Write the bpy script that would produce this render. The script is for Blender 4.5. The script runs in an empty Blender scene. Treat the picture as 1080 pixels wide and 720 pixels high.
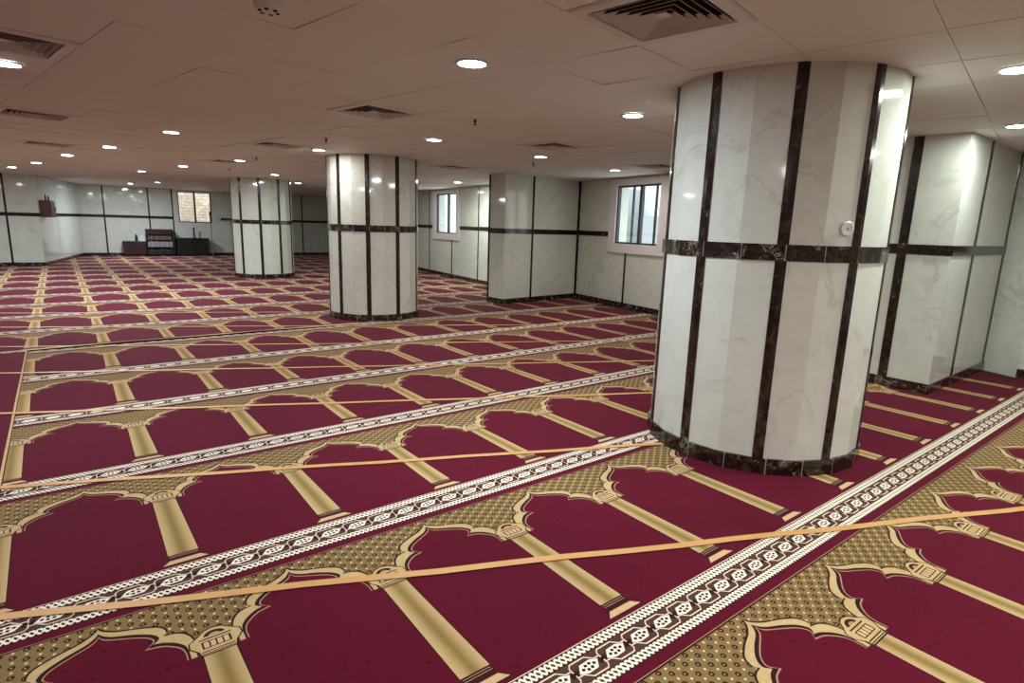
import bpy, math, random
from mathutils import Vector, Matrix
random.seed(7)
C = bpy.context.scene.collection
ZC = 2.345                      # ceiling height
CAMZ = 1.44

# ------------------------------------------------------------------ helpers
class MB:
    """Collects polygons and links them as ONE mesh object."""
    def __init__(s): s.v = []; s.f = []; s.m = []; s.t = []
    def poly(s, pts, mi=0, tint=1.0):
        n = len(s.v); s.v.extend(tuple(p) for p in pts)
        s.f.append(tuple(range(n, n + len(pts)))); s.m.append(mi); s.t.append(tint)
    def box(s, x0, y0, z0, x1, y1, z1, mi=0, tint=1.0):
        s.prism([(x0, y0), (x1, y0), (x1, y1), (x0, y1)], z0, z1, mi, tint)
    def prism(s, pts, z0, z1, mi=0, tint=1.0):
        a = sum(pts[i][0]*pts[(i+1) % len(pts)][1] - pts[(i+1) % len(pts)][0]*pts[i][1] for i in range(len(pts)))
        if a < 0: pts = pts[::-1]
        n = len(s.v); k = len(pts)
        s.v.extend((p[0], p[1], z0) for p in pts); s.v.extend((p[0], p[1], z1) for p in pts)
        s.f.append(tuple(n + i for i in reversed(range(k)))); s.m.append(mi); s.t.append(tint)
        s.f.append(tuple(n + k + i for i in range(k))); s.m.append(mi); s.t.append(tint)
        for i in range(k):
            j = (i + 1) % k
            s.f.append((n+i, n+j, n+k+j, n+k+i)); s.m.append(mi); s.t.append(tint)
    def lathe(s, prof, seg=24, c=(0, 0, 0), mi=0, axis='z', cap=True):
        n = len(s.v)
        for r, h in prof:
            for k in range(seg):
                a = 2*math.pi*k/seg
                p = (r*math.cos(a), r*math.sin(a), h)
                if axis == 'x': p = (p[2], p[0], p[1])
                if axis == 'y': p = (p[1], p[2], p[0])
                s.v.append((c[0]+p[0], c[1]+p[1], c[2]+p[2]))
        for i in range(len(prof)-1):
            for k in range(seg):
                k2 = (k+1) % seg
                s.f.append((n+i*seg+k, n+i*seg+k2, n+(i+1)*seg+k2, n+(i+1)*seg+k)); s.m.append(mi); s.t.append(1.0)
        if cap:
            s.f.append(tuple(n+k for k in reversed(range(seg)))); s.m.append(mi); s.t.append(1.0)
            b = n+(len(prof)-1)*seg
            s.f.append(tuple(b+k for k in range(seg))); s.m.append(mi); s.t.append(1.0)
    def build(s, name, mats, parent=None, loc=None, rotz=0, smooth=False, bevel=0):
        me = bpy.data.meshes.new(name)
        me.from_pydata(s.v, [], s.f); me.update()
        if not isinstance(mats, (list, tuple)): mats = [mats]
        for m in mats: me.materials.append(m)
        me.polygons.foreach_set('material_index', s.m)
        at = me.attributes.new('tint', 'FLOAT', 'FACE')
        at.data.foreach_set('value', s.t)
        if smooth: me.polygons.foreach_set('use_smooth', [True]*len(s.f))
        o = bpy.data.objects.new(name, me); C.objects.link(o)
        if parent: o.parent = parent
        if loc: o.location = loc
        o.rotation_euler.z = rotz
        if bevel:
            b = o.modifiers.new('bevel', 'BEVEL'); b.width = bevel; b.segments = 2; b.limit_method = 'ANGLE'
        return o

def tag(o, label=None, cat=None, group=None, kind=None):
    if label: o['label'] = label
    if cat: o['category'] = cat
    if group: o['group'] = group
    if kind: o['kind'] = kind
    return o
def thing(name, label, cat, loc=(0, 0, 0), rotz=0, group=None):
    o = bpy.data.objects.new(name, None); C.objects.link(o)
    o.location = loc; o.rotation_euler.z = rotz; o.empty_display_size = .1
    return tag(o, label, cat, group)
def struct(o): o['kind'] = 'structure'; return o
def dup(root, loc, rotz=None, label=None, group=None):
    r = root.copy(); C.objects.link(r); r.location = loc
    if rotz is not None: r.rotation_euler.z = rotz
    if label: r['label'] = label
    if group: r['group'] = group
    for ch in list(root.children):
        c = ch.copy(); C.objects.link(c); c.parent = r
        for g in list(ch.children):
            d = g.copy(); C.objects.link(d); d.parent = c
    return r

# ------------------------------------------------------------------ materials
def srgb(r, g, b):
    f = lambda c: c/12.92 if c <= .04045 else ((c+.055)/1.055)**2.4
    return (f(r/255), f(g/255), f(b/255), 1)
class NT:
    def __init__(s, name):
        s.mat = bpy.data.materials.new(name); s.mat.use_nodes = True
        s.n = s.mat.node_tree.nodes; s.l = s.mat.node_tree.links
        s.b = s.n['Principled BSDF']
    def node(s, t, **kw):
        n = s.n.new(t)
        for k, v in kw.items(): setattr(n, k, v)
        return n
    def put(s, sock, v):
        if hasattr(v, 'links'): s.l.new(v, sock)
        else: sock.default_value = v
    def math(s, op, a, b=0.0, c=0.0):
        n = s.node('ShaderNodeMath', operation=op)
        for i, v in enumerate((a, b, c)): s.put(n.inputs[i], v)
        return n.outputs[0]
    def mix(s, f, a, b, mode='MIX'):
        n = s.node('ShaderNodeMix', data_type='RGBA', blend_type=mode)
        s.put(n.inputs[0], f); s.put(n.inputs[6], a); s.put(n.inputs[7], b)
        return n.outputs[2]
    def ramp(s, f, stops):
        n = s.node('ShaderNodeValToRGB'); e = n.color_ramp.elements
        while len(e) < len(stops): e.new(.5)
        for i, (p, c) in enumerate(stops): e[i].position = p; e[i].color = c
        s.put(n.inputs[0], f); return n.outputs[0]
    def coord(s):
        return s.node('ShaderNodeTexCoord').outputs['Object']
    def noise(s, v, scale, detail=3, rough=.5, dist=0):
        n = s.node('ShaderNodeTexNoise'); s.put(n.inputs['Vector'], v)
        n.inputs['Scale'].default_value = scale; n.inputs['Detail'].default_value = detail
        n.inputs['Roughness'].default_value = rough; n.inputs['Distortion'].default_value = dist
        return n.outputs['Fac']
    def set(s, color=None, rough=None, spec=None, metal=None):
        if color is not None: s.put(s.b.inputs['Base Color'], color)
        if rough is not None: s.put(s.b.inputs['Roughness'], rough)
        if spec is not None: s.b.inputs['Specular IOR Level'].default_value = spec
        if metal is not None: s.b.inputs['Metallic'].default_value = metal
        return s.mat
    def bump(s, h, strength=.2, dist=.002):
        n = s.node('ShaderNodeBump'); n.inputs['Strength'].default_value = strength
        n.inputs['Distance'].default_value = dist; s.put(n.inputs['Height'], h)
        s.l.new(n.outputs[0], s.b.inputs['Normal'])
def plain(name, col, rough=.5, spec=.5, metal=0):
    t = NT(name); v = t.noise(t.coord(), 14, 3)
    c = t.mix(v, tuple(x*.93 for x in col[:3])+(1,), tuple(min(1, x*1.07) for x in col[:3])+(1,))
    return t.set(c, rough, spec, metal)

# lattice of the woven prayer mats: X along a row, Y away from the camera
X0, Y0, W, P = .2996, 1.3514, .6446, 1.3079

def carpet_mat(name, fn, rough=.95):
    t = NT(name); co = t.coord()
    sep = t.node('ShaderNodeSeparateXYZ'); t.l.new(co, sep.inputs[0])
    x, y = sep.outputs[0], sep.outputs[1]
    col = fn(t, co, x, y)
    fuzz = t.noise(co, 260, 2)
    patch = t.noise(co, 1.7, 3)
    col = t.mix(1.0, col, t.ramp(fuzz, [(.25, (.8, .8, .8, 1)), (.75, (1.15, 1.15, 1.15, 1))]), 'MULTIPLY')
    col = t.mix(1.0, col, t.ramp(patch, [(.3, (.93, .93, .93, 1)), (.7, (1.06, 1.06, 1.06, 1))]), 'MULTIPLY')
    t.set(col, rough, .12)
    t.b.inputs['Sheen Weight'].default_value = .16
    t.b.inputs['Sheen Tint'].default_value = (1, .50, .62, 1)
    t.b.inputs['Sheen Roughness'].default_value = .28
    t.bump(fuzz, .35, .003)
    return t.mat
MAROON = srgb(86, 10, 33)
def f_maroon(t, co, x, y):
    v = t.node('ShaderNodeTexVoronoi', feature='F1'); t.put(v.inputs['Vector'], co); v.inputs['Scale'].default_value = 26
    sp = t.math('LESS_THAN', v.outputs['Distance'], .2)
    sel = t.node('ShaderNodeSeparateColor'); t.l.new(v.outputs['Color'], sel.inputs[0])
    sp = t.math('MULTIPLY', sp, t.math('GREATER_THAN', sel.outputs[0], .62))
    return t.mix(t.math('MULTIPLY', sp, .55), MAROON, srgb(36, 8, 26))
def stag(t, x, y, px_, py_, r, ox=0., oy=0., asp=1.):
    """staggered lattice of dots: 1 inside a dot"""
    out = None
    for k in (0, 1):
        fx = t.math('SUBTRACT', t.math('FRACT', t.math('ADD', t.math('DIVIDE', x, px_), ox + .5*k)), .5)
        fy = t.math('SUBTRACT', t.math('FRACT', t.math('ADD', t.math('DIVIDE', y, 2*py_), oy + .5*k)), .5)
        fx = t.math('MULTIPLY', fx, px_); fy = t.math('MULTIPLY', fy, 2*py_*asp)
        d = t.math('SQRT', t.math('ADD', t.math('MULTIPLY', fx, fx), t.math('MULTIPLY', fy, fy)))
        m = t.math('LESS_THAN', d, r)
        out = m if out is None else t.math('MAXIMUM', out, m)
    return out
def f_olive(t, co, x, y):
    base = t.mix(t.noise(co, 60, 2), srgb(116, 95, 58), srgb(140, 116, 75))
    dark = stag(t, x, y, W/9, .0262, .0108)
    mid = stag(t, x, y, W/9, .0262, .0036, 0.02)
    lite = stag(t, x, y, W/9, .0262, .0047, .5)
    c = t.mix(dark, base, srgb(52, 34, 24)); c = t.mix(mid, c, srgb(168, 138, 92))
    return t.mix(lite, c, srgb(220, 200, 156))
def f_shaft(t, co, x, y):
    u = t.math('ABSOLUTE', t.math('SUBTRACT', t.math('FRACT', t.math('ADD', t.math('DIVIDE', t.math('SUBTRACT', x, X0), W), .5)), .5))
    u = t.math('ADD', t.math('DIVIDE', t.math('MULTIPLY', u, W), .06), t.math('MULTIPLY', t.math('SUBTRACT', t.noise(co, 120, 1), .5), .16))
    return t.ramp(u, [(0, srgb(132, 110, 62)), (.22, srgb(146, 124, 74)), (.5, srgb(172, 148, 100)), (.8, srgb(186, 160, 114)), (1, srgb(200, 168, 134))])
def f_braid(t, co, x, y):
    per = W/30
    fx = t.math('SUBTRACT', t.math('FRACT', t.math('DIVIDE', x, per)), .5)
    v = t.math('FRACT', t.math('DIVIDE', t.math('SUBTRACT', y, Y0 - 5*P), P))      # 0..1 within a row pitch
    v = t.math('MULTIPLY', v, P)
    c1, c2 = P - .126, P - .268
    d1 = t.math('SUBTRACT', v, c1); d2 = t.math('SUBTRACT', v, c2)
    near1 = t.math('LESS_THAN', t.math('ABSOLUTE', d1), .05)
    dv = t.math('ADD', t.math('MULTIPLY', near1, d1), t.math('MULTIPLY', t.math('SUBTRACT', 1., near1), d2))
    sk = t.math('ADD', t.math('MULTIPLY', fx, per), t.math('MULTIPLY', dv, .35))
    a = t.math('ADD', t.math('DIVIDE', t.math('ABSOLUTE', sk), .0066), t.math('DIVIDE', t.math('ABSOLUTE', dv), .0112))
    hole = t.math('LESS_THAN', a, 1.)
    fx2 = t.math('SUBTRACT', per/2, t.math('ABSOLUTE', t.math('MULTIPLY', fx, per)))
    e = t.math('ADD', t.math('DIVIDE', fx2, .0068), t.math('DIVIDE', t.math('SUBTRACT', .020, t.math('ABSOLUTE', dv)), .0105))
    notch = t.math('LESS_THAN', e, 1.)
    return t.mix(t.math('MAXIMUM', hole, notch), srgb(236, 228, 206), srgb(44, 30, 28))
M_mar = carpet_mat('maroon carpet pile', f_maroon)
M_oli = carpet_mat('olive dotted pile', f_olive)
M_sha = carpet_mat('gold woven column pile', f_shaft)
M_bra = carpet_mat('white braid pile', f_braid)
def solid(c1): return lambda t, co, x, y: c1
M_crm = carpet_mat('cream outline pile', lambda t, co, x, y: t.mix(t.noise(co, 45, 2), srgb(176, 150, 104), srgb(202, 176, 128)))
M_drk = carpet_mat('dark brown pile', solid(srgb(46, 24, 26)))
M_brn = carpet_mat('brown border pile', solid(srgb(78, 54, 46)))
M_pnk = carpet_mat('pale pink line pile', solid(srgb(226, 198, 178)))
M_wht = carpet_mat('white pile', solid(srgb(240, 232, 212)))
M_tan = carpet_mat('thin tan line pile', solid(srgb(176, 132, 104)))
M_bas = carpet_mat('pinkish gold foot pile', lambda t, co, x, y: t.mix(t.noise(co, 50, 2), srgb(190, 156, 112), srgb(212, 182, 138)))
CM = [M_mar, M_oli, M_sha, M_bra, M_crm, M_drk, M_brn, M_pnk, M_wht, M_tan, M_bas]
MAR, OLI, SHA, BRA, CRM, DRK, BRN, PNK, WHT, TAN, BAS = range(11)

def marble_mat(name, c0, c1, vein, rough=.055, dim=1.0):
    t = NT(name); co = t.coord()
    n1 = t.noise(co, 1.6, 6, .6, .6)
    base = t.mix(n1, c0, c1)
    # fine wandering veins
    w = t.noise(co, 1.1, 5, .62, 1.6)
    v = t.math('ABSOLUTE', t.math('SUBTRACT', w, .5))
    vm = t.ramp(v, [(0, (.6, .6, .6, 1)), (.010, (.28, .28, .28, 1)), (.028, (0, 0, 0, 1))])
    thr = t.ramp(t.noise(co, 1.7, 2), [(.42, (0, 0, 0, 1)), (.6, (.65, .65, .65, 1))])
    base = t.mix(t.math('MULTIPLY', vm, thr), base, vein)
    cl = t.noise(co, 9, 5, .7)
    base = t.mix(1.0, base, t.ramp(cl, [(.3, (.94, .94, .93, 1)), (.7, (1.03, 1.03, 1.03, 1))]), 'MULTIPLY')
    a = t.node('ShaderNodeAttribute', attribute_name='tint')
    cmb = t.node('ShaderNodeCombineColor')
    for i in range(3): t.l.new(a.outputs['Fac'], cmb.inputs[i])
    base = t.mix(1.0, base, cmb.outputs[0], 'MULTIPLY')
    return t.set(base, rough, .5)
M_marble = marble_mat('cream marble', srgb(196, 199, 189), srgb(214, 217, 208), srgb(150, 148, 138))
def dark_marble(nm='dark brown marble', lo=.5):
    t = NT(nm); co = t.coord()
    n = t.noise(co, 16, 6, .65, 1.2)
    c = t.ramp(n, [(.3, srgb(14, 10, 9)), (.5, srgb(34, 24, 20)), (.66, srgb(64, 48, 40))])
    w = t.noise(co, 7, 5, .7, 2.2)
    v = t.math('ABSOLUTE', t.math('SUBTRACT', w, .52))
    vm = t.ramp(v, [(0, (1, 1, 1, 1)), (.012, (.3, .3, .3, 1)), (.028, (0, 0, 0, 1))])
    sel = t.ramp(t.noise(co, 11, 2), [(lo, (0, 0, 0, 1)), (lo+.12, (.85, .85, .85, 1))])
    c = t.mix(t.math('MULTIPLY', vm, sel), c, srgb(206, 196, 180))
    return t.set(c, .14, .5)
M_dark = dark_marble(); M_dark2 = dark_marble('plainer dark marble', .66)
M_grout = plain('pale joint', srgb(176, 170, 156), .7)
M_ceil = None
def ceil_mat():
    t = NT('mineral ceiling tile'); co = t.coord()
    n = t.noise(co, 1.3, 4)
    base = t.mix(n, srgb(222, 219, 217), srgb(232, 229, 227))
    fl = t.noise(co, 150, 2)
    base = t.mix(1.0, base, t.ramp(fl, [(.3, (.95, .95, .95, 1)), (.7, (1.02, 1.02, 1.02, 1))]), 'MULTIPLY')
    t.bump(fl, .1, .001)
    return t.set(base, .6, .3)
M_ceil = ceil_mat()
M_gap = plain('dark ceiling void', srgb(40, 34, 32), .9, .1)
M_plast = plain('painted white metal', srgb(214, 210, 206), .4)
M_alu = plain('white window frame', srgb(214, 208, 212), .35)
M_bar = plain('dark window bar', srgb(62, 64, 66), .45, .5, .3)
M_slab = plain('grey screed', srgb(70, 62, 60), .9)
M_wood = None
def wood(name, a, b, rough=.4):
    t = NT(name); co = t.coord()
    m = t.node('ShaderNodeMapping'); m.inputs['Scale'].default_value = (2, 2, 18); t.l.new(co, m.inputs[0])
    return t.set(t.mix(t.noise(m.outputs[0], 4, 4, .6, .4), a, b), rough, .4)
M_wood = wood('dark stained wood', srgb(36, 18, 18), srgb(56, 28, 27))
M_blk = wood('near black wood', srgb(14, 10, 11), srgb(24, 17, 18))
M_red = plain('dull red paint', srgb(78, 24, 28), .4)
M_met = plain('dark metal', srgb(50, 50, 54), .35, .5, .8)
M_tape = None
def tape_mat():
    t = NT('tan paper tape'); co = t.coord()
    n = t.noise(co, 9, 4)
    c = t.mix(n, srgb(184, 136, 76), srgb(204, 158, 94))
    return t.set(c, .45, .4)
M_tape = tape_mat()
def emis(name, col, s):
    t = NT(name); t.set((.9, .9, .9, 1), .4)
    t.b.inputs['Emission Color'].default_value = col; t.b.inputs['Emission Strength'].default_value = s
    return t.mat
def glass_mat():
    t = NT('window glass')
    tr = t.node('ShaderNodeBsdfTransparent'); tr.inputs[0].default_value = (.94, .97, .97, 1)
    gl = t.node('ShaderNodeBsdfGlossy'); gl.inputs['Roughness'].default_value = .03
    fr = t.node('ShaderNodeLayerWeight'); fr.inputs[0].default_value = .5
    fac = t.math('ADD', .05, t.math('MULTIPLY', t.math('POWER', fr.outputs['Facing'], 4.), .6))
    mx = t.node('ShaderNodeMixShader')
    t.l.new(fac, mx.inputs[0]); t.l.new(tr.outputs[0], mx.inputs[1]); t.l.new(gl.outputs[0], mx.inputs[2])
    t.l.new(mx.outputs[0], t.n['Material Output'].inputs[0])
    return t.mat
M_glass = glass_mat()
def stone(name, a, b):
    t = NT(name); co = t.coord()
    br = t.node('ShaderNodeTexBrick'); 
    m = t.node('ShaderNodeMapping'); m.inputs['Rotation'].default_value = (math.pi/2, 0, 0); t.l.new(co, m.inputs[0])
    t.l.new(m.outputs[0], br.inputs[0]); br.inputs['Scale'].default_value = 2.2
    br.inputs['Color1'].default_value = a; br.inputs['Color2'].default_value = b
    br.inputs['Mortar'].default_value = tuple(x*.6 for x in a[:3])+(1,)
    c = t.mix(1.0, br.outputs[0], t.ramp(t.noise(co, 6, 5), [(.3, (.75, .75, .75, 1)), (.7, (1.1, 1.1, 1.1, 1))]), 'MULTIPLY')
    return t.set(c, .8, .2)

# ------------------------------------------------------------------ carpets
def catmull(pts, n=4):
    out = []
    for i in range(len(pts)-1):
        p0 = pts[max(i-1, 0)]; p1 = pts[i]; p2 = pts[i+1]; p3 = pts[min(i+2, len(pts)-1)]
        for k in range(n):
            t = k/n
            out.append(tuple(.5*(2*p1[d] + (p2[d]-p0[d])*t + (2*p0[d]-5*p1[d]+4*p2[d]-p3[d])*t*t + (3*p1[d]-p0[d]-3*p2[d]+p3[d])*t**3) for d in (0, 1)))
    out.append(pts[-1]); return out
VB = .592                                     # height of the arch springing above the shaft foot
def half(lobe2, lobe1, n, vb=VB):
    return [(lobe2[0][0], vb)] + catmull(lobe2, n) + catmull(lobe1, n)
def arch(kind, n=3):
    if kind == 'outer':
        h = half([(.066, .64), (.064, .69), (.082, .735), (.110, .758), (.146, .766)], [(.146, .766), (.133, .785), (.148, .822), (.205, .856), (.270, .882), (.310, .912), (W/2, .934)], n)
    elif kind == 'inner':
        h = half([(.084, .64), (.090, .672), (.112, .704), (.146, .730), (.176, .740)], [(.176, .740), (.156, .764), (.176, .800), (.228, .836), (.282, .862), (.308, .884), (W/2, .906)], n)
    elif kind == 'line':
        h = half([(.092, .63), (.100, .664), (.122, .692), (.154, .716), (.196, .727)], [(.196, .727), (.170, .757), (.190, .792), (.236, .822), (.288, .850), (.311, .868), (W/2, .890)], n)
    else:
        h = half([(.096, .63), (.104, .661), (.126, .688), (.158, .711), (.203, .722)], [(.203, .722), (.175, .756), (.194, .789), (.239, .818), (.290, .845), (.312, .862), (W/2, .884)], n, VB-.006)
    return h + [(W-u, v) for u, v in reversed(h[:-1])]
def grow(path, d):
    c = (W/2, .72)
    return [(u + (d if u > c[0]+.001 else -d if u < c[0]-.001 else 0), v + (d if v > .7 else 0)) for u, v in path]
def rect(u0, v0, u1, v1): return [(u0, v0), (u1, v0), (u1, v1), (u0, v1)]
def stroke(pts, w):
    """list of quads along a polyline"""
    out = []; L = []
    for i, p in enumerate(pts):
        a = pts[max(i-1, 0)]; b = pts[min(i+1, len(pts)-1)]
        dx, dy = b[0]-a[0], b[1]-a[1]; l = math.hypot(dx, dy) or 1
        L.append((p[0]-dy/l*w/2, p[1]+dx/l*w/2, p[0]+dy/l*w/2, p[1]-dx/l*w/2))
    for a, b in zip(L, L[1:]): out.append([(a[2], a[3]), (b[2], b[3]), (b[0], b[1]), (a[0], a[1])])
    return out
def ell(cu, cv, ru, rv, n=10, a0=0, a1=2*math.pi):
    return [(cu+ru*math.cos(a0+(a1-a0)*k/n), cv+rv*math.sin(a0+(a1-a0)*k/n)) for k in range(n + (1 if a1-a0 < 6.2 else 0))]
def cell(lod):
    """one prayer mat, pillar centre at u=0 and again at u=W; (points, layer, material)"""
    n = 4 if lod == 0 else 2
    L = [(rect(0, VB, W, P-.345), 1, OLI)]
    L.append((grow(arch('outer', n), .006), 2, DRK))
    L.append((arch('outer', n), 3, CRM)); L.append((arch('inner', n), 4, DRK))
    if lod < 2: L.append((arch('line', n), 5, TAN))
    L.append((arch('fill', n), 6, MAR))
    for s in (0, 1):                          # half a pillar on each side, so a cell is a whole mat
        def q(pts, layer, m):
            pts = [(u + (W if s else 0), v) for u, v in pts]
            lo, hi = (0, W)
            # clip to the cell
            def clip(pp, keep, cut):
                o = []
                for a, b in zip(pp, pp[1:]+pp[:1]):
                    ka, kb = keep(a), keep(b)
                    if ka: o.append(a)
                    if ka != kb:
                        t = (cut-a[0])/(b[0]-a[0]); o.append((cut, a[1]+(b[1]-a[1])*t))
                return o
            pts = clip(pts, lambda a: a[0] >= lo-1e-9, lo)
            if pts: pts = clip(pts, lambda a: a[0] <= hi+1e-9, hi)
            if len(pts) > 2: L.append((pts, layer, m))
        if lod == 0: q([(-.062, 0), (.062, 0), (.055, VB), (-.055, VB)], 1, DRK)
        q([(-.058, 0), (.058, 0), (.050, VB), (-.050, VB)], 2, SHA)
        # foot
        q([(-.059, .002), (.059, .002), (.064, -.036), (-.064, -.036)], 3, DRK); q([(-.064, -.043), (.064, -.043), (.096, -.081), (-.096, -.081)], 2, DRK)
        if lod == 0:
            q(rect(-.054, -.009, .054, -.006), 4, TAN); q(rect(-.056, -.020, .056, -.017), 4, TAN)
        q([(-.058, -.045), (.058, -.045), (.086, -.075), (-.086, -.075)], 3, BAS)
        # capital
        cap = [(-.052, .585), (.052, .585), (.058, .610), (.080, .640), (.078, .668), (.050, .690), (.028, .712), (0, .720), (-.028, .712), (-.050, .690), (-.078, .668), (-.080, .640), (-.058, .610)]
        q([(u*1.06, .65+(v-.65)*1.09) for u, v in cap], 7, DRK)
        q(cap, 8, CRM)
        if lod == 0:
            q(ell(0, .680, .034, .026, 8, 0, math.pi), 9, DRK)
            q(ell(0, .680, .018, .013, 6, 0, math.pi), 10, TAN)
            q(rect(-.050, .664, .050, .670), 9, DRK)
            q(rect(-.046, .616, .046, .654), 9, DRK)
            for k in range(4): q(rect(-.040+k*.021, .620, -.024+k*.021, .650), 10, BAS)
            q(rect(-.052, .598, .052, .603), 9, DRK); q(rect(-.052, .588, .052, .592), 9, DRK)
        elif lod == 1:
            q(ell(0, .680, .030, .022, 5, 0, math.pi), 9, DRK); q(rect(-.040, .620, .040, .648), 9, TAN)
    # the border band
    L.append((rect(0, -.102, W, -.098), 2, PNK))
    L.append((rect(0, -.292, W, -.102), 2, DRK))
    L.append((rect(0, -.146, W, -.106), 3, BRA))
    L.append((rect(0, -.248, W, -.150), 3, BRN))
    L.append((rect(0, -.288, W, -.251), 3, BRA))
    L.append((rect(0, -.3385, W, -.3355), 2, TAN)); L.append((rect(0, -.3455, W, -.3385), 2, DRK))
    if lod < 2:
        p = W/5
        for k in range(5):
            o = k*p
            up = [(0, -.205), (0, -.172), (.012, -.158), (.078, -.158), (.104, -.182), (p, -.182)]
            lw = [(p-u, -.398-v) for u, v in up]
            for pl in (up, lw):
                pl = [(o+min(max(u, 0.0), p), v) for u, v in pl]
                for qd in stroke(pl, .0105): L.append((qd, 5, DRK))
                for qd in stroke(pl, .0062): L.append((qd, 7, PNK))
            cu, cv = o+p/2, -.199
            # dark ground beside the knots, then the white medallion with dark eyes
            L.append((rect(o, -.214, o+.020, -.186), 4, DRK)); L.append((rect(o+p-.020, -.214, o+p, -.186), 4, DRK))
            med = [(cu-.050, cv-.010), (cu-.020, cv-.023), (cu+.026, cv-.021), (cu+.050, cv+.010), (cu+.020, cv+.023), (cu-.026, cv+.021)]
            L.append((med, 5, WHT))
            if lod == 0:
                for du, dv in ((-.026, -.002), (-.009, .008), (-.009, -.010), (.009, .010), (.009, -.008), (.026, .002)): L.append(([(cu+du-.0080, cv+dv-.003), (cu+du+.003, cv+dv-.0074), (cu+du+.0080, cv+dv+.003), (cu+du-.003, cv+dv+.0074)], 8, DRK))
    else:
        for k in range(5):
            o = k*W/5; L.append((rect(o+.03, -.216, o+.10, -.182), 4, PNK))
            L.append((rect(o+.015, -.165, o+.1, -.158), 4, PNK)); L.append((rect(o+.03, -.24, o+.115, -.233), 4, PNK))
    return L
CELLS = [cell(0), cell(1), cell(2)]
TOP = .004                                    # pile surface of the ground colour
def clip_half(pts, nx, ny, d):
    o = []
    for a, b in zip(pts, pts[1:]+pts[:1]):
        da, db = a[0]*nx+a[1]*ny-d, b[0]*nx+b[1]*ny-d
        if da <= 0: o.append(a)
        if (da < 0 < db) or (db < 0 < da):
            t = da/(da-db); o.append((a[0]+(b[0]-a[0])*t, a[1]+(b[1]-a[1])*t))
    return o
def carpet(name, label, outline, cells, planes=(), dx=None, lip=False):
    mb = MB(); mb.prism(outline, -.012, TOP, MAR)
    for i, j in cells:
        lod = 0 if j <= 2 else 1 if j <= 5 else 2
        ox = X0 + i*W + (dx or {}).get(j, 0); oy = Y0 + j*P
        for pts, layer, m in CELLS[lod]:
            pp = [(ox+u, oy+v) for u, v in pts]
            for pl in planes:
                if pp and max(a[0]*pl[0]+a[1]*pl[1]-pl[2] for a in pp) > 0: pp = clip_half(pp, *pl)
            if len(pp) > 2: mb.poly([(a, b, TOP+.0001*layer) for a, b in pp], m)
    if lip:                                   # edge of the far piece, slightly curled up along the seam
        hs = [(-.36, .010), (.1, .016), (.5, .022), (1.0, .020), (1.5, .016), (1.9, .022), (2.3, .017), (2.8, .010), (3.3, .004)]
        for (xa, ha), (xb, hb) in zip(hs, hs[1:]):
            mb.poly([(xa, SEAM+.004, -.006), (xb, SEAM+.004, -.006), (xb, SEAM+.004, TOP+hb), (xa, SEAM+.004, TOP+ha)], DRK)
            mb.poly([(xa, SEAM+.004, TOP+ha), (xb, SEAM+.004, TOP+hb), (xb, SEAM+.14, TOP+.001), (xa, SEAM+.14, TOP+.001)], CRM)
    o = mb.build(name, CM)
    return tag(o, label, 'carpet')
XL, SEAM = -.362, 7.700
near = carpet('prayer_carpet', 'crimson and gold arch-patterned prayer carpet of the near rows, in front of the dark seam',
       [(XL, -5), (7.98, -5), (7.98, SEAM-.012), (XL, SEAM-.012)],
       [(i, j) for j in range(-4, 6) for i in range(-2, 12)],
       [(-1, 0, -XL), (1, 0, 7.98), (0, 1, SEAM-.012), (0, -1, 5)])
far_out = [(-5.98, SEAM+.006), (8.22, SEAM+.006), (8.37, 8.685), (6.38, 8.52), (6.366, 9.01), (7.735, 9.01), (9.72, 23.9), (.64, 24.34), (-.36, 19.82), (-5.98, 20.4)]
far = carpet('prayer_carpet', 'arch-patterned prayer carpet of the far rows, beyond the dark seam up to the far wall',
       far_out, [(i, j) for j in range(5, 18) for i in range(-10, 15)],
       [(0, -1, -(SEAM+.006)), (-1, 0, 5.98), (.9966, -.0879, 8.22*.9966-(SEAM+.006)*.0879), (.0377, .9993, .64*.0377+24.34*.9993)], lip=True)
# a wedge of that carpet would run under the splayed wall at far left; trimmed below by the wall block itself
ai = MB(); ai.prism([(-5.98, -5), (XL-.006, -5), (XL-.006, SEAM-.004), (-5.98, SEAM-.004)], -.012, TOP, 0)
ai.prism([(XL-.020, -5), (XL-.0062, -5), (XL-.0062, SEAM-.004), (XL-.020, SEAM-.004)], TOP-.001, TOP+.0012, 1)
tag(ai.build('aisle_carpet', [M_mar, M_crm]), 'plain crimson aisle carpet without pattern at the left edge', 'carpet')
sl = MB(); sl.prism([(-6.3, -5.3), (8.5, -5.3), (10.2, 24.6), (-6.3, 24.9)], -.16, -.013)
struct(sl.build('floor', M_slab))

# ------------------------------------------------------------------ tapes stuck over the carpet
def tape(m, c, x0, x1, label, w=.040):
    mb = MB(); n = max(6, int((x1-x0)/.25)); k = math.hypot(1, m)
    nx, ny = -m/k*w/2, 1/k*w/2
    pr = None
    for i in range(n+1):
        x = x0+(x1-x0)*i/n; y = m*x+c + .006*math.sin(i*1.7+c*3)
        z = TOP+.0052
        a, b = (x-nx, y-ny, z), (x+nx, y+ny, z)
        if pr: mb.poly([pr[0], a, b, pr[1]])
        pr = (a, b)
    o = mb.build('floor_tape', M_tape)
    s = o.modifiers.new('thick', 'SOLIDIFY'); s.thickness = .0012; s.offset = -1
    return tag(o, label, 'tape', 'tape lines stuck across the carpet')
tape(-.453, 2.419, -.37, 7.2, 'tan tape line across the carpet, nearest the camera, passing in front of the big pillar')
tape(-.442, 3.709, -.37, 3.16, 'second tan tape line from the camera, ending at the big pillar')
tape(-.484, 5.145, -2.4, 6.25, 'third tan tape line from the camera, passing behind the big pillar')
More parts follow.
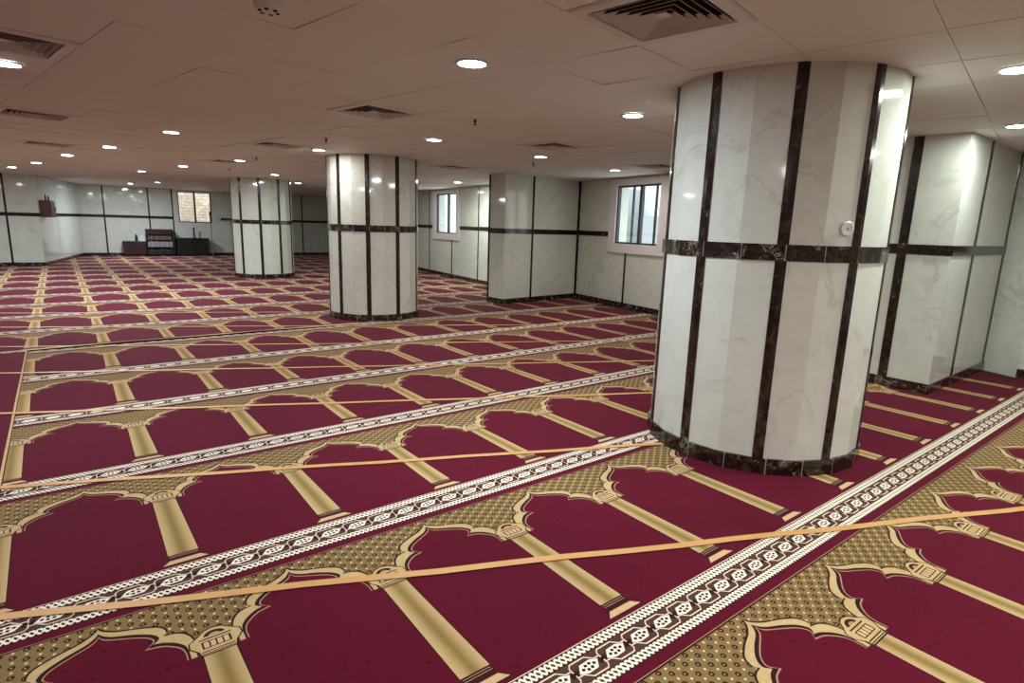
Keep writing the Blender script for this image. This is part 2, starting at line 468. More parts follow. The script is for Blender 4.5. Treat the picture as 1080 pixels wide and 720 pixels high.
tape(-.485, 6.487, -2.8, 7.9, 'fourth tan tape line from the camera, just before the dark carpet seam')
tape(-.495, 7.79, -3.2, 7.95, 'fifth tan tape line, crossing the dark carpet seam, below the middle pillar')
tape(-.489, 9.135, -3.6, 5.9, 'sixth tan tape line, passing close in front of the middle pillar')
tape(-.457, 10.449, -3.9, 3.2, 'seventh and farthest tan tape line, running behind the middle pillar')

# ------------------------------------------------------------------ walls
def seg(a, b):
    dx, dy = b[0]-a[0], b[1]-a[1]; l = math.hypot(dx, dy)
    return (dx/l, dy/l), l
BZ0, BZ1 = 1.288, 1.380
def wall_block(name, poly, z0=0, z1=ZC+.12): 
    mb = MB(); mb.prism(poly, z0, z1)
    return struct(mb.build(name, M_marble))
def wall_open(name, a, b, thick, s0, s1, z0, z1):
    """wall from a to b (room on the left of a->b) with one opening"""
    (tx, ty), l = seg(a, b); nx, ny = ty, -tx       # outward = right side
    mb = MB()
    def pc(sa, sb, za, zb):
        p = [(a[0]+tx*sa, a[1]+ty*sa), (a[0]+tx*sb, a[1]+ty*sb)]
        mb.prism(p + [(p[1][0]+nx*thick, p[1][1]+ny*thick), (p[0][0]+nx*thick, p[0][1]+ny*thick)], za, zb)
    pc(0, s0, 0, ZC+.12); pc(s1, l, 0, ZC+.12); pc(s0, s1, 0, z0); pc(s0, s1, z1, ZC+.12)
    return struct(mb.build(name, M_marble))
NTRIM = [0]
def trim(a, b, s0, s1, z0, z1, d=.008, name=None):
    """dark marble strip lying on the face a->b (room on the left)"""
    (tx, ty), l = seg(a, b); nx, ny = -ty, tx
    p0 = (a[0]+tx*s0-nx*.003, a[1]+ty*s0-ny*.003); p1 = (a[0]+tx*s1-nx*.003, a[1]+ty*s1-ny*.003)
    mb = MB(); e = d+.003
    mb.prism([p0, p1, (p1[0]+nx*e, p1[1]+ny*e), (p0[0]+nx*e, p0[1]+ny*e)], z0, z1)
    if name is None:
        NTRIM[0] += 1; name = 'trim_%d' % NTRIM[0]
    return struct(mb.build(name, M_dark2 if name.startswith('trim') else M_dark))
def dress(a, b, strips, side, w=.045, bands=None, base=True, low=()):
    """strips: centres along a->b; bands: list of (s0,s1)"""
    (tx, ty), l = seg(a, b)
    for s in strips:
        trim(a, b, s-w/2, s+w/2, .1, BZ0); trim(a, b, s-w/2, s+w/2, BZ1, ZC)
    for s in low: trim(a, b, s-w/2, s+w/2, .1, 1.0)
    for s0, s1 in (bands if bands is not None else [(0, l)]): trim(a, b, s0, s1, BZ0, BZ1, .010)
    if base: trim(a, b, 0, l, 0, .1, .014, 'baseboard_'+side)

# room faces, each listed with the room on its left
FWa, FWb = (9.75, 23.92), (.653, 24.38)         # far wall, right to left
ANa, ANb = (.653, 24.38), (-.338, 19.86)        # splayed wall beside the red box
LFa, LFb = (-.338, 19.86), (-6.0, 20.55)        # left piece facing the camera
RBa, RBb = (7.753, 9.0), (9.75, 23.92)          # right wall behind the middle pier
WWa, WWb = (8.003, 6.11), (8.40, 8.70)          # right wall with the near window
PSa, PSb = (8.40, 8.70), (6.39, 8.53)           # middle pier, face to the camera
PWa, PWb = (6.39, 8.53), (6.376, 9.0)
RSa, RSb = (8.13, 1.775), (6.305, 1.749)        # right pier
RWa, RWb = (6.305, 1.749), (6.312, 3.0)
NRa, NRb = (8.0, -5), (8.0, 1.45)
def rev(a, b, s): return seg(a, b)[1]-s
L_fw = seg(FWa, FWb)[1]
fw = lambda s: 9.105 - s                         # distance measured from the left corner
wall_open('wall_far', FWa, FWb, .25, fw(3.92), fw(2.86), 1.19, 2.27)
wall_block('wall_left_splay', [ANa, ANb, (ANb[0]-.3, ANb[1]+.1), (ANa[0]-.3, ANa[1]+.3)])
wall_block('wall_left_far', [LFa, LFb, (-6.0, 20.85), (-.5, 20.15)])
wall_block('wall_left', [(-6.0, 20.9), (-6.0, -5.3), (-6.3, -5.3), (-6.3, 20.9)])
wall_block('wall_back', [(-6.0, -5.0), (8.2, -5.0), (8.2, -5.3), (-6.0, -5.3)])
wall_block('wall_right_near', [NRa, NRb, (8.13, 1.775), (8.13, 1.9), (8.4, 1.9), (8.4, -5)])
wall_block('wall_right_pier', [RSa, RSb, RWb, (8.0, 3.0), (8.3, 3.0), (8.3, 1.775)])
wall_block('wall_right_middle', [(8.0, 3.0), WWa, (WWa[0]+.3, WWa[1]), (8.3, 3.0)])
L_ww = seg(WWa, WWb)[1]
ww = lambda s: L_ww - s                          # distance measured from the pier corner
wall_open('wall_right_window', WWa, WWb, .25, ww(2.36), ww(1.215), 1.17, 2.20)
wall_block('wall_middle_pier', [PSa, PSb, PWb, RBa, (8.6, 9.0), (8.7, 8.70)])
rb = lambda s: 2.922 + s                         # distance measured from the first joint behind the pier
wall_open('wall_right_far', RBa, RBb, .25, rb(1.27), rb(2.62), 1.17, 2.22)

dress(FWa, FWb, [fw(.655), fw(1.955), fw(5.4), fw(7.19), fw(8.6)], 'far', bands=[(0, fw(4.22)), (fw(2.66), L_fw)])
trim(FWa, FWb, fw(2.70), fw(2.66), .1, ZC)
dress(ANa, ANb, [], 'left_splay')
dress(LFa, LFb, [.66, 1.95, 3.2, 4.5], 'left_far')
dress((-6, 20.5), (-6, -5), [2+1.3*k for k in range(18)], 'left')
dress((-6, -5), (8, -5), [1+1.3*k for k in range(10)], 'back')
dress(NRa, NRb, [.6+1.3*k for k in range(5)], 'right_near')
dress(RSa, RSb, [rev(RSa, RSb, .66), .05], 'right_pier', w=.05)
dress(RWa, RWb, [], 'right_pier_side', bands=[(0, 1.25)])
RWl = trim(RWa, RWb, .35, .43, .1, BZ0); trim(RWa, RWb, .35, .43, BZ1, ZC)
dress((8.0, 3.0), WWa, [.6, 1.9], 'right_middle')
dress(WWa, WWb, [], 'right_window', low=[ww(1.525)], bands=[(0, ww(2.54)), (ww(1.06), L_ww)])
trim(WWa, WWb, ww(.035), ww(-.0), .1, ZC)
dress(PSa, PSb, [rev(PSa, PSb, .715), .02], 'middle_pier')
dress(PWa, PWb, [.445], 'middle_pier_side')
dress(RBa, RBb, [rb(.02), rb(3.17), rb(4.5), rb(5.8), rb(7.1), rb(8.4), rb(9.7)], 'right_far', low=[rb(1.585)], bands=[(0, rb(1.09)), (rb(2.86), seg(RBa, RBb)[1])])

# ------------------------------------------------------------------ windows
def window(name, a, b, s0, s1, z0, z1, case, bars, mull, depth=.25):
    (tx, ty), l = seg(a, b); nx, ny = -ty, tx       # towards the room
    ang = math.atan2(ty, tx)
    root = bpy.data.objects.new(name, None); C.objects.link(root); struct(root)
    root.location = (a[0]+tx*s0, a[1]+ty*s0, z0); root.rotation_euler.z = ang
    w, h = s1-s0, z1-z0
    def fr(x0, za, x1, zb, y0, y1, mb): mb.box(x0, y0, za, x1, y1, zb)
    # local x along the wall, y towards the room, z up
    if case:
        c = MB(); cl, cr, cb, ct = case
        c.box(-cl, -.004, -cb, 0, .045, h+ct); c.box(w, -.004, -cb, w+cr, .045, h+ct)
        c.box(0, -.004, -cb, w, .045, 0); c.box(0, -.004, h, w, .045, h+ct)
        struct(c.build('window_casing', M_alu, root, bevel=.006))
    f = MB(); t = .03
    f.box(0, -.05, 0, t, .01, h); f.box(w-t, -.05, 0, w, .01, h); f.box(t, -.05, 0, w-t, .01, t); f.box(t, -.05, h-t, w-t, .01, h)
    f.box(w*mull-.03, -.05, t, w*mull+.03, .01, h-t)
    struct(f.build('window_frame', M_bar, root))
    for x0, x1 in ((t, w*mull-.03), (w*mull+.03, w-t)):
        g = MB(); g.box(x0, -.028, t, x1, -.022, h-t)
        struct(g.build('pane', M_glass, root))
    for u in bars:
        g = MB(); g.box(w*u-.018, -.085, .0, w*u+.018, -.055, h)
        struct(g.build('window_bar', M_bar, root))
    return root
w1 = window('window_1', WWa, WWb, ww(2.36), ww(1.215), 1.17, 2.20, (.18, .18, .17, .12), (.69, .175), .45)
w2 = window('window_2', RBa, RBb, rb(1.27), rb(2.62), 1.17, 2.22, (.18, .22, .17, .09), (), .43)
w3 = window('window_3', FWa, FWb, fw(3.92), fw(2.86), 1.19, 2.27, None, (.5,), .5)
# dark slim frame around the far window opening, standing slightly proud of the wall
# what the windows look out on: pale courtyard walls and a grey building block
ex = MB(); ex.box(10.6, 2, -.2, 10.8, 10.4, 2.9); struct(ex.build('exterior_wall_right', plain('pale render', srgb(226, 226, 222), .8)))
ex = MB(); ex.box(9.6, 8.15, -.2, 10.5, 8.75, 1.72); ex.box(9.7, 8.85, -.2, 10.5, 9.3, 2.3); struct(ex.build('exterior_wall_block', plain('grey render', srgb(150, 152, 156), .8)))
ex = MB(); ex.box(12.0, 10.5, -.2, 12.2, 24, 2.6); struct(ex.build('exterior_wall_court', plain('pale blue render', srgb(206, 220, 220), .8)))
ex = MB(); ex.box(1.5, 25.7, -.2, 7, 25.9, 3.4); struct(ex.build('exterior_wall_far', stone('brown stone', srgb(190, 168, 150), srgb(206, 184, 166))))

# ------------------------------------------------------------------ ceiling
TH = math.radians(10); E1 = (math.cos(TH), math.sin(TH)); E2 = (-math.sin(TH), math.cos(TH)); CO = (2.4003, 2.1263); TS = .6
def lat(a, b): return (CO[0]+TS*(a*E1[0]+b*E2[0]), CO[1]+TS*(a*E1[1]+b*E2[1]))
def inside(p, poly):
    r = False
    for (x1, y1), (x2, y2) in zip(poly, poly[1:]+poly[:1]):
        if (y1 > p[1]) != (y2 > p[1]) and p[0] < (x2-x1)*(p[1]-y1)/(y2-y1)+x1: r = not r
    return r
ROOM = [(-6.1, -5.1), (8.2, -5.1), (8.2, 8.9), (8.0, 9.0), (9.9, 24.2), (.6, 24.5), (-.4, 20.1), (-6.1, 20.8)]
VENTS = {(-1, -1): 'largest ceiling air vent, white with dark louvres, left of the big pillar top',
         (-4, 4): 'white square air vent cut by the upper left frame edge, beside the leftmost bright downlight',
         (0, 4): 'white square air vent in the ceiling between the camera and the middle pillar',
         (4, 4): 'white square air vent in the ceiling straight in front of the middle pier',
         (8, 4): 'white square air vent in the ceiling right above the barred window',
         (-3, 9): 'white square air vent at the left frame edge, above the row of bright downlights',
         (1, 9): 'white square air vent in the ceiling between the middle and the far pillar',
         (6, 9): 'white square air vent before the far right wall, beside the middle pillar top',
         (-2, 14): 'white square air vent over the left far wall piece, near the row of bright downlights',
         (2, 14): 'white square air vent in the ceiling just in front of the far pillar'}
cl = MB()
for a in range(-24, 24):
    for b in range(-18, 44):
        c = lat(a+.5, b+.5)
        if not inside(c, ROOM) and not any(inside(lat(a+u, b+v), ROOM) for u in (0, 1) for v in (0, 1)): continue
        if (a, b) in VENTS: continue
        g = .0016/TS
        z0 = ZC + random.uniform(-.0015, .0015); ta = random.uniform(-.0035, .0035); tb = random.uniform(-.0035, .0035)
        q = []
        for u, v in ((g, g), (1-g, g), (1-g, 1-g), (g, 1-g)):
            p = lat(a+u, b+v); q.append((p[0], p[1], z0+ta*(u-.5)*2*.8+tb*(v-.5)*2*.8))
        top = [(x, y, ZC+.02) for x, y, z in q]
        cl.poly(q[::-1], 0)
        for k in range(4): cl.poly([q[k], q[(k+1) % 4], top[(k+1) % 4], top[k]], 0)
cl.prism([(-6.3, -5.3), (8.3, -5.3), (8.3, 6.1), (8.66, 8.75), (8.02, 9.0), (10.0, 24.2), (-6.3, 24.65)], ZC+.13, ZC+.3, 1)
# T-bar grid behind the tile edges
gr = cl
def bar(p, q, w=.012):
    dx, dy = q[0]-p[0], q[1]-p[1]; l = math.hypot(dx, dy); nx, ny = -dy/l*w, dx/l*w
    gr.prism([(p[0]-nx, p[1]-ny), (q[0]-nx, q[1]-ny), (q[0]+nx, q[1]+ny), (p[0]+nx, p[1]+ny)], ZC+.007, ZC+.012, 2)
for a in range(-24, 25): bar(lat(a, -18), lat(a, 44))
for b in range(-18, 45): bar(lat(-24, b), lat(24, b))
struct(cl.build('ceiling', [M_ceil, M_gap, plain('ceiling grid bar', srgb(160, 152, 146), .6)]))

M_lshade = plain('louvre back painted shade', srgb(58, 52, 50), .7, .2)  # shade between the slats is put into the colour of their backs
# four-way louvred ceiling diffuser
def make_vent(label):
    root = thing('ceiling_vent', label, 'air vent', group='square ceiling air vents')
    def ring(r0, z0, r1, z1, mb, mi=0):
        for k in range(4):
            c0 = [(r0, r0), (-r0, r0), (-r0, -r0), (r0, -r0)]; c1 = [(r1, r1), (-r1, r1), (-r1, -r1), (r1, -r1)]
            a, b = c0[k], c0[(k+1) % 4]; d, e = c1[(k+1) % 4], c1[k]
            mb.poly([(*a, z0), (*b, z0), (*d, z1), (*e, z1)], mi)
    f = MB(); ring(.297, -.002, .288, -.010, f); ring(.288, -.010, .236, -.010, f); ring(.236, -.010, .226, .02, f); ring(.297, -.002, .297, .03, f)
    f.build('frame', M_plast, root)
    for r in (.205, .168, .131, .094, .057):
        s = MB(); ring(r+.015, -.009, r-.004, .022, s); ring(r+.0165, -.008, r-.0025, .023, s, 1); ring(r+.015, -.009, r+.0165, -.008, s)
        s.build('louvre', [M_plast, M_lshade], root)
    c = MB(); c.prism([(-.028, -.028), (.028, -.028), (.028, .028), (-.028, .028)], -.001, .003); c.build('centre_plate', M_plast, root)
    k = MB(); k.box(-.236, -.236, .06, .236, .236, .064)
    for s in (-1, 1):
        k.box(-.236, s*.236-.002, .02, .236, s*.236+.002, .062); k.box(s*.236-.002, -.236, .02, s*.236+.002, .236, .062)
    k.build('duct', M_gap, root)
    return root
v0 = None
for (a, b), lab in VENTS.items():
    c = lat(a+.5, b+.5)
    if v0 is None: v0 = make_vent(lab); v0.location = (*c, ZC); v0.rotation_euler.z = TH
    else: dup(v0, (*c, ZC), TH, lab)

# ------------------------------------------------------------------ downlights
COOL = (.82, .91, 1.0); NEUT = (1.0, .98, .94); GRN = (.90, 1.0, .93); WARM = (1.0, .90, .78)
M_lens = {}
def lens(col, s):
    k = (col, s)
    if k not in M_lens: M_lens[k] = emis('lit lens', (*col, 1), s)
    return M_lens[k]
dl_mesh = {}
def downlight(x, y, label, power, col=NEUT, glow=14, group='recessed ceiling downlights'):
    root = thing('downlight', label, 'ceiling light', (x, y, ZC), 0, group)
    if 'ring' not in dl_mesh:
        r = MB(); r.lathe([(.076, -.003), (.100, -.003), (.103, -.008), (.098, -.013), (.080, -.011), (.076, -.003)], 28, cap=False)
        o = r.build('trim_ring', M_plast, root, smooth=True); dl_mesh['ring'] = o
    else:
        o = dl_mesh['ring'].copy(); C.objects.link(o); o.parent = root
    l = MB(); l.lathe([(.0775, -.004), (.0775, -.009), (.04, -.012), (.004, -.0125)], 24)
    l.build('lens', lens(col, glow), root, smooth=True)
    li = bpy.data.lights.new('lamp', 'AREA'); li.shape = 'DISK'; li.size = .15; li.energy = power; li.color = col; li.spread = math.radians(180)
    lo = bpy.data.objects.new('lamp', li); C.objects.link(lo); lo.parent = root; lo.location = (0, 0, -.016)
    return root
PW = 20
DL = [
 (1.97, 2.98, 'brightest downlight, glaring white, in the ceiling left of the big pillar', 2.6, COOL, 40),
 (3.78, 3.35, 'oval lit downlight close to the upper left edge of the big pillar', .8, NEUT, 14),
 (3.40, 5.88, 'lit downlight in the ceiling right above the top of the middle pillar', .8, NEUT, 14),
 (5.17, 6.14, 'lit downlight in front of the middle pier, under a square air vent', .8, NEUT, 14),
 (7.05, 6.54, 'small lit downlight just left of the barred window head', .7, WARM, 14),
 (7.17, 11.34, 'lit downlight near the white framed window of the far right wall', 2.6, GRN, 20),
 (2.86, 7.98, 'lit downlight at the upper left edge of the middle pillar', .55, NEUT, 14),
 (3.78, 13.24, 'lit downlight at the top of the far pillar', 1.0, GRN, 16),
 (2.47, 10.55, 'lit downlight beside a square air vent, left of the far pillar top', .7, NEUT, 14),
 (1.11, 7.72, 'lone thin-looking downlight in the left middle of the ceiling', .7, NEUT, 14),
 (1.99, 12.79, 'bright downlight above the far window', 2.4, COOL, 26),
 (.69, 10.22, 'bright downlight, nearest of the slanting row of four on the left', 2.4, COOL, 30),
 (.25, 12.31, 'bright bluish downlight, second of the slanting row of four on the left', 2.4, COOL, 30),
 (-.20, 14.86, 'bright downlight, third of the slanting row of four on the left', 2.4, COOL, 30),
 (-.65, 16.91, 'bright downlight, farthest of the slanting row, over the left wall piece', 3.2, COOL, 26),
 (-.16, 5.07, 'glaring downlight cut by the left frame edge near a square air vent', 1.6, COOL, 40),
 (4.16, 1.00, 'glaring downlight at the right frame edge, beside the big pillar top', 1.25, GRN, 40),
 (6.16, 1.41, 'glaring downlight at the right frame edge, beside the right pier top', 1.0, GRN, 40),
 (1.57, 15.27, 'small faint downlight in the ceiling before the far left wall', .5, NEUT, 8),
 (1.92, 21.90, 'bright downlight washing the far wall above the low brown cabinet', 4.5, COOL, 26),
 (2.41, 19.88, 'tiny downlight between the far window and the bright wash on the far wall', .7, NEUT, 10),
 (5.07, 15.74, 'tiny downlight just right of the far pillar top', .3, NEUT, 12),
]
for x, y, lab, p, col, gl in DL: downlight(x, y, lab, PW*p, col, gl)
# the same fittings in the unseen ceiling; the first added to brighten the big pillar
for x, y, p in [(1.3, -.6, 1.6), (-1.9, 2.9, .8), (-2.2, 6.3, 1), (-1.7, 9.9, 1), (-2.6, 13, 1), (-3, 17, 1), (2.3, -1.4, 2.2), (4.6, -1.2, 1.6), (6.4, -1.2, 1), (.2, -1.6, 2.0), (-2.2, -.6, 1), (-4.4, 3, .8), (-4.4, 9, .8), (7.3, 14.2, .6)]:
    downlight(x, y, 'unseen recessed round downlight in the ceiling outside the picture', PW*p, NEUT, 14, 'downlights outside the picture')

# sprinklers
def make_sprinkler(label):
    r = thing('ceiling_sprinkler', label, 'sprinkler', group='ceiling sprinklers')
    a = MB(); a.lathe([(.034, 0), (.034, -.004), (.018, -.010)], 18); a.build('escutcheon', M_plast, r, smooth=False)
    b = MB(); b.lathe([(.011, -.008), (.011, -.030), (.006, -.034), (.006, -.052)], 12); b.build('stem', M_met, r)
    d = MB(); d.lathe([(.020, -.052), (.022, -.055), (.004, -.057)], 16); d.build('deflector', M_met, r)
    return r
s0 = None
for x, y, lab in [(2.99, 4.46, 'pendant sprinkler hanging below the brightest downlight, nearest of the sprinklers'), (2.5, 6.73, 'pendant sprinkler above the upper left corner of the middle pillar'),
                  (5.56, 6.76, 'pendant sprinkler over the top of the middle pier'), (2.5, 9.67, 'pendant sprinkler between the middle pillar and the far pillar'), (2.7, 12.36, 'tiny pendant sprinkler right above the far pillar')]:
    if s0 is None: s0 = make_sprinkler(lab); s0.location = (x, y, ZC)
    else: dup(s0, (x, y, ZC), None, lab)
sm = thing('smoke_detector', 'white round smoke detector with dark slots at the top edge of the picture', 'smoke detector', (.81, 2.81, ZC))
a = MB(); a.lathe([(.062, -.002), (.062, -.014), (.052, -.034), (.03, -.040)], 28); a.build('housing', M_plast, sm, smooth=False)
for k in range(6):
    b = MB(); t = k*math.pi/3; b.lathe([(.0095, -.036), (.0095, -.0405)], 10, (.036*math.cos(t), .036*math.sin(t), 0)); b.build('slot', M_gap, sm)

# ------------------------------------------------------------------ pillars
def pillar(label, x, y, r, known, seed):
    rnd = random.Random(seed)
    root = thing('pillar', label, 'pillar', (x, y, 0), 0, 'round marble-clad pillars')
    A = list(known); span = A[0]+360-A[-1]; n = round(span/36.)
    A = A + [A[-1]+span*k/n for k in range(1, n)]
    J = []                                         # joints: every strip and the middle of every panel
    for i, a in enumerate(A):
        b = A[(i+1) % len(A)] + (360 if i == len(A)-1 else 0)
        J += [a, (a+b)/2]
    R = lambda d, rr: (rr*math.cos(math.radians(d)), rr*math.sin(math.radians(d)))
    sh = MB()
    for i in range(len(J)):
        a, b = J[i], J[(i+1) % len(J)]
        p, q = R(a, r), R(b, r)
        for z0, z1 in ((.0, BZ0+.04), (BZ0+.04, ZC)):
            sh.poly([(*p, z0), (*q, z0), (*q, z1), (*p, z1)], 0, rnd.uniform(.975, 1.012))
    n = len(J); pts = [R(a, r) for a in J]
    sh.poly([(*p, ZC) for p in pts], 0); sh.poly([(*p, 0) for p in reversed(pts)], 0)
    sh.build('shaft', M_marble, root)
    for a in A:
        hw = .031
        for z0, z1 in ((.1, BZ0), (BZ1, ZC-.001)):
            s = MB(); c, t = math.cos(math.radians(a)), math.sin(math.radians(a))
            # a strip folded over the joint: two short facets
            k = r*.9995
            pL = (k*c+hw*t - .0045*c, k*t-hw*c - .0045*t); pR = (k*c-hw*t - .0045*c, k*t+hw*c - .0045*t); pm = (k*c, k*t)
            e = .006
            s.prism([pL, (pL[0]+e*c, pL[1]+e*t), (pm[0]+e*c, pm[1]+e*t), (pR[0]+e*c, pR[1]+e*t), pR, (k*.97*c, k*.97*t)], z0, z1)
            s.build('dark_strip', M_dark2, root)
    def hoop(name, z0, z1, rr, shift):
        b = MB()
        for i in range(len(J)):
            a0 = J[i]+shift; a1 = (J[(i+1) % len(J)] + (360 if i == len(J)-1 else 0)) + shift
            g = .26
            p, q = R(a0+g, rr), R(a1-g, rr); p2, q2 = R(a0+g, r-.02), R(a1-g, r-.02)
            b.prism([p, q, q2, p2], z0, z1, 0)
        b2 = [R(a+shift, rr-.0025) for a in J]
        b.prism(b2, z0+.0005, z1-.0005, 1)
        b.build(name, [M_dark, M_grout], root)
    hoop('dark_band', BZ0, BZ1, r+.009, 1.5); hoop('plinth', 0, .1, r+.016, 4)
    return root
pillar('largest round pillar in the foreground right, cream marble with dark strips and band', 3.80, 2.09, .685, (176.0, 215.2, 250.8), 3)
pillar('round cream marble pillar of middle size, centre left of the picture', 3.82, 8.42, .665, (-160, -121, -83.7, -43), 5)
pillar('smallest and farthest round cream marble pillar, standing before the far wall', 4.05, 15.4, .69, (-147.5, -108.5, -71), 8)
# small things on the marble
def disc(name, label, cat, loc, ang, r, d, mat):
    root = thing(name, label, cat, loc, ang)
    m = MB(); m.lathe([(r, -.002), (r, d*.6), (r*.9, d), (r*.62, d), (r*.58, d*.7), (.004, d*.7)], 24, axis='x'); m.build('cover', mat, root)
    n = MB(); n.lathe([(r*.12, d*.68), (r*.12, d*.95)], 8, axis='x'); n.build('screw', M_met, root)
    return root
t_ = math.radians(241.9); rr_ = .685*math.cos(math.radians(8.9))
disc('cover_plate', 'small round white cover plate above the dark band of the largest pillar', 'cover plate', (3.80+rr_*math.cos(t_)+.012, 2.09+rr_*math.sin(t_)-.021, 1.477), t_, .041, .008, M_plast)
(tx, ty), _ = seg(RBa, RBb)
s_ = rb(.09)
root = thing('wall_socket', 'small white wall socket low on the far right wall, beside a dark vertical strip', 'socket', (RBa[0]+tx*s_, RBa[1]+ty*s_, .50), math.atan2(ty, tx))
m = MB(); m.box(-.045, -.002, -.045, .045, .010, .045); m.build('face_plate', M_plast, root, bevel=.003)
m = MB(); m.lathe([(.026, .0095), (.026, .0115), (.022, .0105)], 20, axis='y'); m.build('socket_ring', M_alu, root)

# ------------------------------------------------------------------ furniture along the far wall
FA = (.653, 24.38); (fx, fy), _ = seg(FWb, FWa); nx_, ny_ = fy, -fx       # fx along the wall to the right, n towards the room
FANG = math.atan2(fy, fx)
def fpos(s, d, z=0): return (FA[0]+fx*s+nx_*d, FA[1]+fy*s+ny_*d, z)
# local frame: x along the wall, -y towards the room
G = TOP+.001
cab = thing('cabinet', 'low dark brown wooden cabinet by the far wall, left of the book shelf', 'cabinet', fpos(1.43, .26, G), FANG)
m = MB(); m.box(-.33, -.19, .04, .33, .20, .48); m.build('body', M_wood, cab, bevel=.006)
m = MB(); m.box(-.30, -.17, 0, .30, .18, .04); m.build('base', M_blk, cab)
m = MB(); m.box(-.345, -.215, .48, .345, .205, .505); m.build('top', M_wood, cab, bevel=.004)
for s in (-1, 1):
    m = MB(); m.box(s*.165-.155, -.208, .06, s*.165+.155, -.190, .465); d = m.build('door', M_wood, cab, bevel=.003)
    m = MB(); m.box(s*.03-.008, -.222, .24, s*.03+.008, -.208, .32); m.build('handle', M_met, d)
bot = thing('bottle', 'dark bottle with a pale cap standing on the low brown cabinet', 'bottle', fpos(1.50, .24, G+.505))
m = MB(); m.lathe([(.036, 0), (.040, .01), (.040, .15), (.030, .19), (.016, .22), (.015, .245)], 20); m.build('body', M_met, bot, smooth=True)
m = MB(); m.lathe([(.019, .245), (.019, .30), (.015, .315), (.004, .318)], 16); m.build('cap', M_plast, bot, smooth=True)
bx = thing('tissue_box', 'small white box with a raised tissue, on the brown cabinet beside the book shelf', 'box', fpos(1.665, .22, G+.505), FANG)
m = MB(); m.box(-.085, -.06, 0, .085, .06, .14); m.build('carton', M_plast, bx, bevel=.004)
m = MB(); m.poly([(-.05, -.004, .14), (.05, -.004, .14), (.028, -.006, .215), (-.012, .0, .19), (-.036, -.004, .222)]); o = m.build('tissue', M_alu, bx)
sd = o.modifiers.new('thick', 'SOLIDIFY'); sd.thickness = .006
# open shelf with books
sh = thing('book_shelf', 'dark open book shelf with white and tan books by the far wall', 'shelf', fpos(2.195, .22, G), FANG)
for s in (-1, 1):
    m = MB(); m.box(s*.40-.012, -.16, 0, s*.40+.012, .16, .93); m.build('side_panel', M_blk, sh)
for z in (.06, .30, .55, .74):
    m = MB(); m.box(-.386, -.155, z-.011, .386, .155, z+.011); m.build('shelf_board', M_blk, sh)
m = MB(); m.box(-.386, .148, .04, .386, .158, .92); m.build('back_panel', M_wood, sh)
m = MB(); m.box(-.388, -.165, .752, .388, -.147, .925); m.build('front_board', M_wood, sh)
m = MB(); m.box(-.388, -.147, .905, .388, .147, .925); m.build('top', M_wood, sh)
covers = {'tan': (srgb(104, 86, 74), srgb(86, 70, 60), srgb(120, 102, 86), srgb(76, 62, 56)), 'white': (srgb(150, 144, 148), srgb(134, 128, 132), srgb(160, 154, 154)), 'green': (srgb(26, 40, 36), srgb(22, 28, 28), srgb(34, 46, 40), srgb(20, 22, 24))}
CV = {k: [plain('%s cover %d' % (k, i), c, .6) for i, c in enumerate(v)] for k, v in covers.items()}
M_page = plain('paper pages', srgb(220, 212, 196), .8)
for z, k, n, h, lab in ((.561, 'tan', 16, .135, 'tan bound book standing in the upper row of the dark book shelf'), (.311, 'white', 15, .19, 'white bound book standing in the middle row of the dark book shelf'), (.071, 'green', 13, .17, 'dark green book standing in the lowest row of the dark book shelf')):
    rn = random.Random(n); step = .74/n
    for i in range(n):
        w = step*rn.uniform(.78, .95)/2; hh = h*rn.uniform(.92, 1.04); dp = .11*rn.uniform(.92, 1)
        xc = -.37+step*(i+.5)
        px_, py_, _z = fpos(2.195+xc, .345)
        b = thing('book', lab, 'book', (px_, py_, G+z+.0015), FANG, 'books in the %s row of the shelf' % {'tan': 'upper', 'white': 'middle', 'green': 'lowest'}[k])
        m = MB(); t = .003
        m.box(-w, -.0, 0, -w+t, dp*2, hh); m.box(w-t, 0, 0, w, dp*2, hh); m.box(-w+t, 0, 0, w-t, t, hh)
        m.build('cover', CV[k][i % len(CV[k])], b)
        m = MB(); m.box(-w+t, t, .004, w-t, dp*2-.004, hh-.005); m.build('pages', M_page, b)
# dark chest under the window with a short post, and a microphone stand
ch = thing('chest', 'low near-black chest standing on the carpet under the far window', 'chest', fpos(3.20, .27, G), FANG)
m = MB(); m.box(-.50, -.20, .03, .50, .21, .60); m.build('body', M_blk, ch, bevel=.006)
m = MB(); m.box(-.52, -.22, .60, .52, .22, .63); m.build('lid', M_blk, ch, bevel=.005)
m = MB(); m.box(-.46, -.18, 0, .46, .19, .03); m.build('base', M_met, ch)
for s in (-1, 1):
    m = MB(); m.box(s*.25-.22, -.212, .07, s*.25+.22, -.20, .56); d = m.build('door', M_blk, ch)
    m = MB(); m.lathe([(.012, -.002), (.014, .018), (.006, .022)], 10, (s*.05, -.234, .34), axis='y'); m.build('knob', M_met, d)
po = thing('post', 'short dark upright post on top of the near-black chest', 'post', fpos(3.28, .25, G+.63))
m = MB(); m.lathe([(.075, 0), (.075, .015), (.03, .025)], 20); m.build('foot', M_met, po)
m = MB(); m.lathe([(.026, .02), (.026, .33), (.034, .34), (.034, .37), (.02, .38)], 16); m.build('shank', M_met, po)
ms = thing('microphone_stand', 'thin microphone stand with dark head, in front of the right half of the far window', 'microphone stand', fpos(3.80, .60, G))
m = MB(); m.lathe([(.14, 0), (.14, .012), (.03, .03)], 28); m.build('base', M_met, ms)
m = MB(); m.lathe([(.015, .02), (.015, 1.22)], 12); m.build('pole', plain('grey tube', srgb(120, 116, 116), .4), ms)
m = MB(); m.lathe([(.020, 1.20), (.022, 1.36), (.018, 1.39)], 14); m.build('clip', M_met, ms)
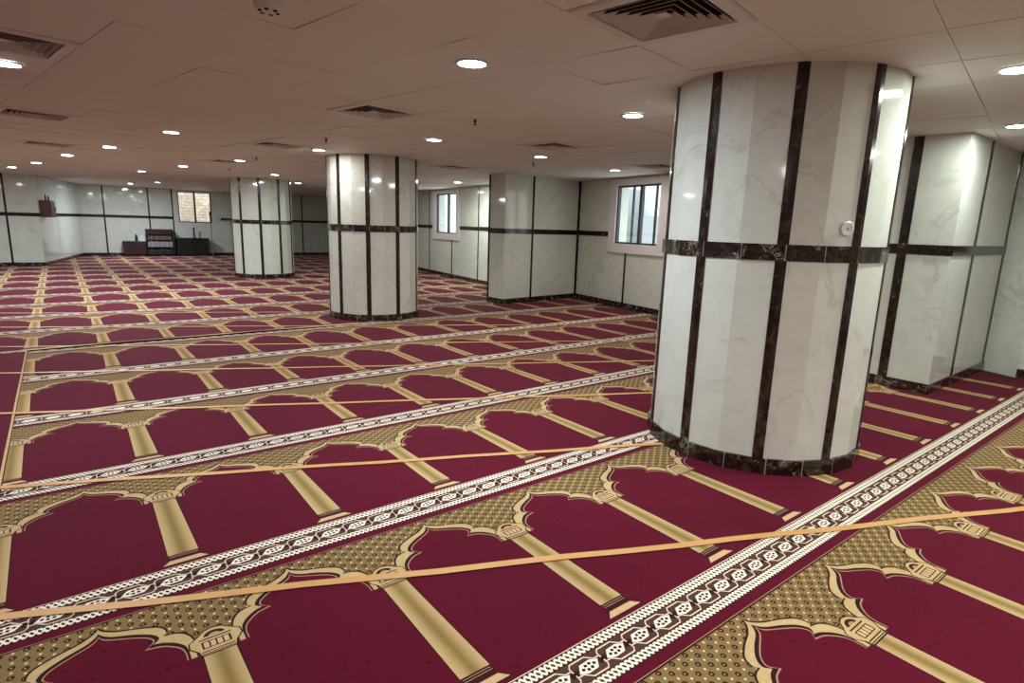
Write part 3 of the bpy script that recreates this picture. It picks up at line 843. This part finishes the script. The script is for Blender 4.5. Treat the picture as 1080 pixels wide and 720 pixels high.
m = MB(); m.lathe([(.020, 1.37), (.026, 1.46), (.038, 1.50), (.040, 1.55), (.024, 1.585), (.004, 1.59)], 18); m.build('head', M_blk, ms, smooth=True)

# ------------------------------------------------------------------ red box on the splayed wall
(ax, ay), _ = seg(ANb, ANa)
aang = math.atan2(ay, ax)
def apos(s, d, z): return (ANb[0]+ax*s+ay*d, ANb[1]+ay*s-ax*d, z)
rb_ = thing('fire_hose_box', 'dull red box with two upright fittings, hung on the corner of the left wall', 'fire hose box', apos(.50, 0, 1.275), aang)
m = MB(); m.box(-.36, -.22, 0, .10, -.001, .44); m.build('body', M_red, rb_, bevel=.008)
m = MB(); m.box(-.33, -.235, .03, .07, -.22, .41); d = m.build('door', M_red, rb_, bevel=.004)
m = MB(); m.box(.02, -.252, .18, .05, -.235, .27); m.build('handle', M_met, d)
for x, h in ((-.30, .15), (-.02, .12)):
    m = MB(); m.lathe([(.022, .44), (.022, .44+h*.55), (.014, .44+h*.7), (.014, .44+h)], 12, (x, -.13, 0)); m.build('fitting', M_red, rb_)
    
# ------------------------------------------------------------------ daylight outside
wd = bpy.data.worlds.new('World'); bpy.context.scene.world = wd; wd.use_nodes = True
bg = wd.node_tree.nodes['Background']; bg.inputs[0].default_value = (.88, .95, 1.0, 1); bg.inputs[1].default_value = 5.0

# ------------------------------------------------------------------ camera
pitch, roll, yaw = .19767, .03092, .66206
cy, sy, cp, sp, cr, sr = math.cos(yaw), math.sin(yaw), math.cos(pitch), math.sin(pitch), math.cos(roll), math.sin(roll)
fwd = Vector((sy*cp, cy*cp, -sp)); r0 = Vector((cy, -sy, 0)); u0 = r0.cross(fwd)
rt = r0*cr + u0*sr; up = -r0*sr + u0*cr
cam = bpy.data.cameras.new('camera'); cam.sensor_width = 36; cam.lens = 36*611.43/1080; cam.clip_start = .05; cam.clip_end = 200
co = bpy.data.objects.new('camera', cam); C.objects.link(co)
M = Matrix((rt, up, -fwd)).transposed().to_4x4(); M.translation = (0, 0, CAMZ)
co.matrix_world = M
sc = bpy.context.scene; sc.camera = co
sc.view_settings.view_transform = 'Standard'; sc.view_settings.look = 'None'
sc.view_settings.gamma = 1; sc.view_settings.use_curve_mapping = False
sc.view_settings.exposure = 0.12
sc.cycles.use_denoising = True
sc.cycles.max_bounces = 8; sc.cycles.diffuse_bounces = 5; sc.cycles.glossy_bounces = 4
sc.cycles.sample_clamp_indirect = 6
